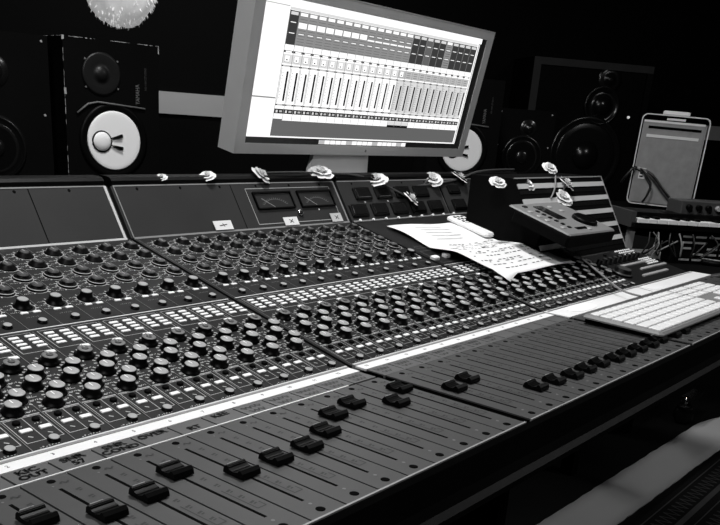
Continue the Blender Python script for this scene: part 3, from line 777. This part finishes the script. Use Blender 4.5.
# speaker cut by the left edge
def two_way(name, label, loc, yaw, W, H, Dp, woof, tweet, rw, rt, group=None, cat='speaker'):
    t = thing(name, label, cat, loc, (0,0,yaw), group)
    b = MB(); b.box((0,0,-H),(W,Dp,0), M['cab']); b.build('cabinet', t)
    b = MB(); circle(b, woof[0], woof[1], [(rw*1.12,0),(rw*1.12,.06),(rw*1.02,.14),(rw*.95,.08)], M['blackcone'], 36, mats=[M['black'],M['dome'],M['black'],M['black']])
    b.build('woofer_ring', t)
    b = MB(); circle(b, woof[0], woof[1], [(rw*.94,.05),(rw*.8,.1),(rw*.45,-.02),(rw*.38,-.02),(rw*.36,.08),(rw*.25,.2),(rw*.08,.26)], M['dome'], 32); b.build('woofer_cone', t)
    b = MB(); circle(b, tweet[0], tweet[1], [(rt*1.5,0),(rt*1.45,.05),(rt,.0),(rt*.8,.1),(rt*.4,.3),(rt*.1,.36)], M['dome'], 28); b.build('tweeter', t)
    b = MB()
    for dx, dz in ((.4,-.35),(W-.4,-.35),(.4,-H+.4),(W-.4,-H+.4),(.4,-H*.45),(W-.4,-H*.45)): b.lathe([(.09,0),(.07,.04)], M['cap'], T=fr((dx,0,dz),(math.pi/2,0,0)), seg=8)
    b.build('screws', t)
    return t
# its right front edge sits just left of the worn speaker
two_way('studio_speaker_black', 'black speaker cut off by the left edge of the picture', (16.33,45.35,10.04), yaw1, 7.0, 10.6, 5.5, (3.2,-6.9), (3.4,-2.3), 1.85, .7)
stand(20.4,47.4,10.04-10.6,'dark stand under the speaker at the left edge', w=6.0, yaw=yaw1)
# small two-way right of the monitor
cs = V3((73.43,36.57,3.72)); ws = 6.3
o3 = cs - dX*3.0 + V3((0,0,4.7))
two_way('compact_speaker', 'small black two-way speaker between the monitor and the large studio monitor speaker', o3, yawF, ws, 8.0, 5.0, (3.15,-4.72), (3.5,-1.85), 2.0, .62)
ct = o3 + dX*3 + V3((.688,.726,0))*2.6; stand(ct.x, ct.y, o3.z-8.0, 'dark stand under the small two-way speaker', w=5.6, yaw=yawF)
# main three-way monitor
cm = V3((130.94,55.76,8.43)); om = cm - dX*11.0 + V3((0,0,8.95))
mainm = thing('main_speaker', 'large black three-way speaker with pale frame in the back on the right', 'speaker', om, (0,0,yawF))
b = MB(); W, H = 20.6, 24; b.box((0,.05,-H),(W,14,0), M['cab'])
b.build('cabinet', mainm)
b = MB(); b.box((0,-.25,-H),(1.2,.1,0), M['bridge']); b.box((1.2,-.25,-1.1),(W,.1,0), M['bridge']); b.box((W-1.0,-.25,-H),(W,.1,-1.1), M['capdk'] if 0 else M['black']); b.build('frame', mainm)
b = MB(); circle(b, 11.0, -14.6, [(6.4,0),(6.4,.2),(6.0,.45),(5.5,.2)], M['dome'], 44); b.build('woofer_ring', mainm)
b = MB(); circle(b, 11.0, -14.6, [(5.4,.1),(5.0,.3),(3.0,-.02),(2.4,-.02),(2.3,.3),(1.6,.9),(.5,1.2),(.1,1.22)], M['dome'], 40); b.build('woofer_cone', mainm)
b = MB(); circle(b, 12.6, -6.6, [(3.1,0),(3.1,.25),(2.8,.35),(2.6,.1),(1.6,.05),(1.5,.3),(.9,.7),(.2,.85)], M['dome'], 36); b.build('midrange', mainm)
b = MB(); circle(b, 13.3, -2.55, [(2.1,0),(2.1,.1),(1.4,.05),(.8,.1),(.6,.5),(.2,.65)], M['dome'], 28); b.build('tweeter', mainm)
b = MB(); b.box((2,0,-H-12.0),(W-2,12,-H), M['matte']); b.build('plinth', mainm)

# ------------------------------------------------------------------ hanging white lamp
lamp = thing('hanging_lamp', 'fluffy white hanging lampshade at the top left of the picture', 'lamp', (37.15,55.35,15.35))
b = MB(); r = random.Random(9); NU, NV = 48, 20; P = []; R0_ = 3.25
from mathutils import noise as NZ
for j in range(NV+1):
    th = math.pi*j/NV
    for i in range(NU):
        a = 2*math.pi*i/NU; d = V3((math.sin(th)*math.cos(a), math.sin(th)*math.sin(a), math.cos(th)))
        k = 1 + .10*NZ.noise(d*2.5) + .05*NZ.noise(d*9) + .03*NZ.noise(d*22)
        P.append((d.x*R0_*k, d.y*R0_*k, d.z*R0_*1.25*k + .8))
F = [(j*NU+i, j*NU+(i+1)%NU, (j+1)*NU+(i+1)%NU, (j+1)*NU+i) for j in range(NV) for i in range(NU)]
b.faces(P, F, M['shade'], smooth=True)
b.build('shade', lamp)
b = MB()
for k in range(700):
    z = r.uniform(-1,.6); a = r.uniform(0,2*math.pi); d = V3((math.sqrt(1-z*z)*math.cos(a), math.sqrt(1-z*z)*math.sin(a), z))
    p = V3((d.x*R0_, d.y*R0_, d.z*R0_*1.25+.8)); t = d.cross(V3((r.uniform(-1,1),r.uniform(-1,1),r.uniform(-1,1)))).normalized()
    l, w = r.uniform(.15,.38), r.uniform(.05,.10); e = p + d*l*.35 + V3((0,0,-l*.6)) + t*r.uniform(-.15,.15)
    b.faces([p-t*w-d*.1, p+t*w-d*.1, e], [(0,1,2)], M['shade'])
o = b.build('fringe', lamp); o['kind'] = 'stuff'
b = MB(); b.tube([(0,0,4.6),(0,0,52-14.72+.3)], .1, M['black'], 6); b.build('cord', lamp)

# ------------------------------------------------------------------ right: side desk, tower, synthesizer, rack
dk = thing('side_desk', 'dark low desk to the right of the console', 'desk', (58,11,-23.4))
b = MB(); b.bbox((-19.3,-8.5,21.9),(3.5,14,22.35), M['matte'], .2); b.build('desktop', dk)
for x in (-18,2.5):
    for y in (9.0,13):
        b = MB(); b.box((x-.6,y-.6,0),(x+.6,y+.6,21.9), M['matte']); b.build('leg', dk)
DZ = -23.4+22.35
hp = thing('headphones', 'black headband ring lying on the side desk at the right edge', 'headphones', (52.2,8.6,DZ))
b = MB(); pts = [(2.35*math.cos(a)*1.0, 2.0*math.sin(a), .18) for a in [2*math.pi*k/40 for k in range(41)]]; b.tube(pts, .2, M['black'], 8)
pts = [(2.35*math.cos(a), 2.0*math.sin(a), .40) for a in [math.radians(150+6*k) for k in range(30)]]; b.tube(pts, .05, M['cap'], 6); b.build('headband', hp)
b = MB(); b.lathe([(1.9,.02),(1.9,.1),(.3,.12)], M['matte'], seg=28); b.build('ear_pad', hp)
b = MB(); b.bbox((-1.4,-.5,0),(1.2,.5,.5), M['alu'], .06)
tag(b.build('flat_box', None, (49.0,12.2,DZ), (0,0,yawF+.1)), 'low pale box lying below the synthesizer on the side desk', 'box')
b = MB(); b.bbox((-3,-.16,0),(3,.16,.22), M['capdk'], .05); b.box((-1,-.2,.1),(3,-.14,.2), M['aludk'])
tag(b.build('pencil_tray', None, (45.0,6.4,DZ), (0,0,-.15)), 'thin dark tray beside the end of the white tape', 'tray')

syn = thing('synthesizer', 'black synthesizer with a row of piano keys below the metal tower', 'synthesizer', (45.92,12.41,1.7), (0,0,yawF))
b = MB(); b.box((-.35,.55,-.45),(13,3.4,.42), M['black']); b.box((-.35,-.2,-.55),(13,.6,-.2), M['black']); b.box((-.45,-.2,-.5),(-.1,3.4,.5), M['capdk']); b.build('case', syn)
for k in range(16):
    b = MB(); b.bbox((.05+k*.72,-.18,-.2),(.05+k*.72+.69,.62,.06), M['key'], .03); b.build('white_key', syn)
for k in range(15):
    if k % 7 not in (2,6): 
        b = MB(); b.bbox((.05+k*.72+.52,-.13,.06),(.05+k*.72+.86,.62,.2), M['black'], .03); b.build('black_key', syn)
b = MB(); 
for x in (.0, 11.5): b.box((x-.18,.2,DZ-1.7),(x+.2,.7,-.45), M['aludk'] if x < 1 else M['black'])
b.build('stand', syn)
dv = thing('outboard_unit', 'small dark unit with knobs standing on the synthesizer', 'audio unit', V3((45.92,12.41,1.7))+dX*5.6+V3((.688,.726,0))*2.0+V3((0,0,.43)), (0,0,yawF))
b = MB(); b.bbox((-2.0,-.9,0),(6,1.2,.85), M['capdk'], .06); b.build('case', dv)
for k in range(6): b = MB(); b.lathe([(.2,0),(.17,.3)], M['cap'] if k == 3 else M['black'], T=fr((-1.5+k*.7,-.9,.45),(math.pi/2,0,0)), seg=12); b.build('knob', dv)
rk = thing('patchbay', 'dark patchbay with rows of pale slots and hanging cables under the synthesizer', 'patchbay', V3((45.92,12.41,1.7))+dX*7.2+V3((.688,.726,0))*.1+V3((0,0,DZ-1.7)), (0,0,yawF))
b = MB(); b.box((-4.2,0,0),(6,2.4,2.1), M['matte']); b.build('case', rk)
for r_ in range(5):
    for k in range(7):
        if (r_*3+k*5) % 4 != 3:
            b = MB(); b.box((-3.6+k*.95,-.06,.22+r_*.38),(-3.6+k*.95+.72,0,.34+r_*.38), M['cap']); b.build('label_slot', rk)
r = random.Random(12)
b = MB()
for k in range(9):
    x = -6.2+r.uniform(0,4.5); b.tube(smooth_path([(x,-.3,2.0),(x+r.uniform(-.5,.5),-.6,1.3),(x+r.uniform(-.8,.8),-.5,.5),(x+r.uniform(.2,1.6),-.3,1.5)], 6), .05, M['cableb'] if k % 3 else M['cable'], 6)
b.build('patch_cables', rk)

# aluminium tower
tw = thing('computer_tower', 'aluminium computer tower with a top handle and disc slot in the right background', 'computer', (0,0,0))
Mx = Matrix(((.824,.541,-.169),(-.565,.808,-.165),(.047,.231,.972))).to_4x4(); Mx.translation = V3((70.15,19.7,4.75))
q = Mx.to_3x3(); qx = V3((.36,-.93,0)).normalized(); qy = V3((.93,.36,0)).normalized(); qz = V3((0,0,1)); ro = Matrix.Rotation(math.radians(1), 3, qy); qx = ro @ qx; qz = ro @ qz
Mr = Matrix((qx, qy, qz)).transposed()
tw.location = (70.15,19.7,4.75); tw.rotation_euler = Mr.to_euler()
def rrect(w, h, r, n=6):
    out = []
    for cx, cz, a0 in ((w-r,h-r,0),(-w+r,h-r,90),(-w+r,-h+r,180),(w-r,-h+r,270)):
        for k in range(n+1):
            a = math.radians(a0+90*k/n); out.append((cx+r*math.cos(a), cz+r*math.sin(a)))
    return out
def shell(b, w, h, r, w2, h2, r2, y0, y1, m):
    o = rrect(w,h,r); i = rrect(w2,h2,r2); n = len(o)
    P = [(x,y0,z) for x,z in o] + [(x,y0,z) for x,z in i] + [(x,y1,z) for x,z in o] + [(x,y1,z) for x,z in i]
    F = []
    for k in range(n):
        j = (k+1) % n; F += [(k,j,n+j,n+k),(2*n+j,2*n+k,3*n+k,3*n+j),(k,2*n+k,2*n+j,j),(n+j,3*n+j,3*n+k,n+k)]
    b.faces(P, F, m)
b = MB(); shell(b, 2.95,3.95,.5, 2.86,3.86,.45, 0,.9, M['alu']); b.build('front_rim', tw)
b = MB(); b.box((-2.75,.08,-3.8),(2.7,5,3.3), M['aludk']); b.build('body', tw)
b = MB(); b.box((-2.7,.0,-3.75),(2.55,.1,3.3), M['grille']); b.box((-2.7,-.03,3.22),(2.55,.04,3.4), M['steel']); b.build('front_grille', tw)
b = MB(); b.box((-2.25,-.04,2.70),(2.3,.02,2.92), M['slot']); b.build('disc_slot', tw)
b = MB(); b.box((-2.3,-.05,1.95),(2.2,.02,2.2), M['steel']); b.build('disc_slot_cover', tw)
b = MB(); b.box((-2.3,-.06,-1.7),(-1.7,.05,-.75), M['steel'])
for k in range(3): b.box((-2.2,-.08,-1.55+k*.28),(-1.9,.0,-1.42+k*.28), M['slot'])
b.build('port_panel', tw)
b = MB(); b.bbox((-1.2,.5,4.0),(1.1,4.5,4.3), M['alu'], .1); b.box((-.8,.2,3.5),(.8,.5,3.68), M['steel']); b.build('handle', tw)
b = MB(); b.tube(smooth_path([(-2.6,-.1,-.75),(-2.9,-.5,-.9),(-3.4,-.6,-1.6),(-3.7,-.4,-2.2)]), .12, M['cableb'], 8)
b.tube(smooth_path([(-2.4,-.1,-.8),(-1.9,-.6,-1.0),(-1.1,-.7,-2.0),(-1.2,-.7,-3.0),(-1.5,-.5,-3.7)]), .1, M['cableb'], 8)
b.tube(smooth_path([(-2.3,-.1,-.9),(-1.2,-.6,-1.2),(.3,-.7,-2.6),(1.6,-.5,-3.8)]), .13, M['cableb'], 8)
b.tube([(-2.5,-.05,-.78),(-2.2,-.3,-.85),(-1.6,-.5,-1.15)], .14, M['cap'], 8)
tag(b.build('plugged_cables', None, tw.location, tw.rotation_euler), 'black cables looping from the ports of the aluminium tower', 'cable')
b = MB(); b.bbox((-4,-2,0),(5,6,.5), M['matte'], .2); b.box((1.5,3.0,-23.4),(4.5,6,0), M['matte'])
tag(b.build('equipment_stand', None, (70.6,21.0,.0), (0,0,yawF)), 'black equipment stand carrying the aluminium tower', 'stand')
b = MB(); b.lathe([(.2,-.2),(.18,.05),(.1,.12)], M['glow'], T=fr((0,0,0),(math.pi/2,0,0)), seg=10); b.lathe([(.35,-.4),(.35,-.15)], M['black'], T=fr((0,0,0),(math.pi/2,0,0)), seg=10)
tag(b.build('indicator_lamp', None, (116.0,43.0,9.0), (0,0,yawF)), 'tiny glowing lamp on the dark wall left of the tower', 'lamp')

# ------------------------------------------------------------------ room
fl = MB().box((-60,-60,-24.4),(230,150,-23.4), M['floor']).build('floor'); struct(fl)
MB_ = MB(); MB_.box((-60,-60,52),(230,150,53), M['wall']); struct(MB_.build('ceiling'))
# back wall runs from behind the monitors to the far right corner
wd = V3((.9304,-.3667,0)); wn = V3((.3667,.9304,0)); yw = math.atan2(wd.y, wd.x)
wp = V3((71.9,94.5,0))
b = MB(); b.box((-135,0,-23.4),(145,1,52), M['wall']); struct(b.build('wall_back', None, wp, (0,0,yw)))
b = MB(); b.box((0,0,-23.4),(1,220,52), M['wall']); struct(b.build('wall_left', None, (-50,-60,0)))
b = MB(); b.box((0,0,-23.4),(1,120,52), M['wall']); struct(b.build('wall_right', None, (206,-60,0)))
b = MB(); b.box((0,0,-23.4),(280,1,52), M['wall']); struct(b.build('wall_front', None, (-50,-60,0)))
b = MB(); b.box((-1,-.5,4.7),(40,0,7.65), M['wood']); struct(b.build('trim_1', None, wp, (0,0,yw)))
b = MB(); b.box((112,-.5,6.7),(130,0,9.45), M['wood']); struct(b.build('trim_2', None, wp, (0,0,yw)))
# floor coverings
b = MB(); NX2, NY2 = 60, 4; P = []; r = random.Random(8)
for i in range(NX2+1):
    x = 40+i*.85
    for j in range(NY2+1):
        t = j/NY2; e = r.uniform(-.05,.05) if j in (0,NY2) else 0
        P.append((x, 11.9+ (x-60)*-.02 + t*4.6 + e - (1.2*max(0,(x-84)/6)**2 if j == NY2 else 0), .14+.05*NZ.noise(V3((x*.3,t*2,0)))))
F = [(i*(NY2+1)+j, (i+1)*(NY2+1)+j, (i+1)*(NY2+1)+j+1, i*(NY2+1)+j+1) for i in range(NX2) for j in range(NY2)]
b.faces(P, F, M['rugl'], smooth=True)
o = b.build('floor_runner', None, (0,0,-23.4)); so = o.modifiers.new('thickness','SOLIDIFY'); so.thickness = .12*S
tag(o, 'pale worn runner on the dark floor at the lower right', 'rug')
b = MB(); b.box((38,1.0,0),(100,11.1,.12), M['rugd'])
b.line((38,10.55),(100,10.55),.12,.135,M['rugp']); b.line((38,8.3),(100,8.3),.5,.135,M['rugp']); b.line((38,7.3),(100,7.3),.1,.135,M['rugp'])
for k in range(60):
    x = 38+k; b.line((x,8.8),(x+.5,10.1),.12,.135,M['rugp']); b.line((x+.5,10.1),(x+1,8.8),.12,.135,M['rugp'])
    b.line((x,5.2),(x+.5,6.8),.14,.135,M['rugp']); b.line((x+.5,6.8),(x+1,5.2),.14,.135,M['rugp'])
tag(b.build('patterned_rug', None, (0,0,-23.4)), 'dark patterned rug with a zigzag border in the lower right corner', 'rug')
cs_ = thing('chair_caster', 'black chair caster with a chrome glint at the right edge', 'caster', (84,17.4,-23.4))
b = MB(); b.lathe([(.9,-.4),(1.1,-.3),(1.1,.3),(.9,.4)], M['black'], T=fr((0,0,1.1),(0,math.pi/2,.5)), seg=20); b.build('wheel', cs_)
b = MB(); b.lathe([(.25,2.0),(.25,3.2)], M['chrome'], seg=12); b.lathe([(.9,1.9),(.7,2.3)], M['black'], seg=14); b.box((-.2,-.6,2.6),(4,.6,3.2), M['chrome']); b.build('fork', cs_)

# ------------------------------------------------------------------ added lights
def area(name, loc, target, size, power, shape='DISK'):
    l = bpy.data.lights.new(name, 'AREA'); l.shape = shape; l.size = size*S; l.energy = power
    o = bpy.data.objects.new(name, l); COL.objects.link(o); o.location = loc
    d = V3(target)-V3(loc); o.rotation_euler = d.to_track_quat('-Z','Y').to_euler(); return o
for x, y, tx, ty, p, s in ((17,17,14,9,76,12), (80,-34,66,12,28,10), (62,58,52,90,45,14), (-28,-12,26,30,62,12)):  # unseen lights added to brighten console, floor, back wall and monitor front
    b = MB(); b.lathe([(s*.56,0),(s*.56,1.2),(s*.50,1.3)], M['matte'], seg=28, caps=True)
    area('added_light', (x,y,50.6), (tx,ty,0), s, p)
    tag(b.build('added_lamp', None, (x,y,50.8)), 'unseen round lamp added above the console, %s' % ('directly over it' if x == 17 else ('over the open floor' if x == 80 else 'behind the photographer' if x < 0 else 'over the speakers')), 'lamp', 'added unseen lamps')
w = bpy.data.worlds.new('room_dark'); scn.world = w; w.use_nodes = True
w.node_tree.nodes['Background'].inputs[0].default_value = (1,1,1,1); w.node_tree.nodes['Background'].inputs[1].default_value = .0

# ------------------------------------------------------------------ camera
cd = bpy.data.cameras.new('camera'); cam = bpy.data.objects.new('camera', cd); COL.objects.link(cam)
Rm = ((0.6282852980516377,-0.23251850566939122,0.7424235507939103),(-0.7746138039633775,-0.2756813319782326,0.5691864878122932),(0.07232592178155064,-0.9327030329745801,-0.35331857199766364))
cm_ = Matrix(((Rm[0][0],-Rm[0][1],-Rm[0][2]),(Rm[1][0],-Rm[1][1],-Rm[1][2]),(Rm[2][0],-Rm[2][1],-Rm[2][2])))
cam.rotation_euler = cm_.to_euler(); cam.location = (-9.918802682052881,-8.901631402890118,7.006469169262674)
cd.sensor_width = 36; cd.lens = 841.3463912087577/720*36; cd.shift_y = (430-262.5)/720; cd.clip_start = .01; cd.clip_end = 50
scn.camera = cam

# ------------------------------------------------------------------ units -> metres
for me in bpy.data.meshes: me.transform(Matrix.Scale(S, 4))
for o in bpy.data.objects: o.location = o.location * S
scn.view_settings.view_transform = 'Standard'; scn.view_settings.look = 'None'; scn.view_settings.exposure = -0.8; scn.view_settings.gamma = 1
scn.view_settings.use_curve_mapping = False
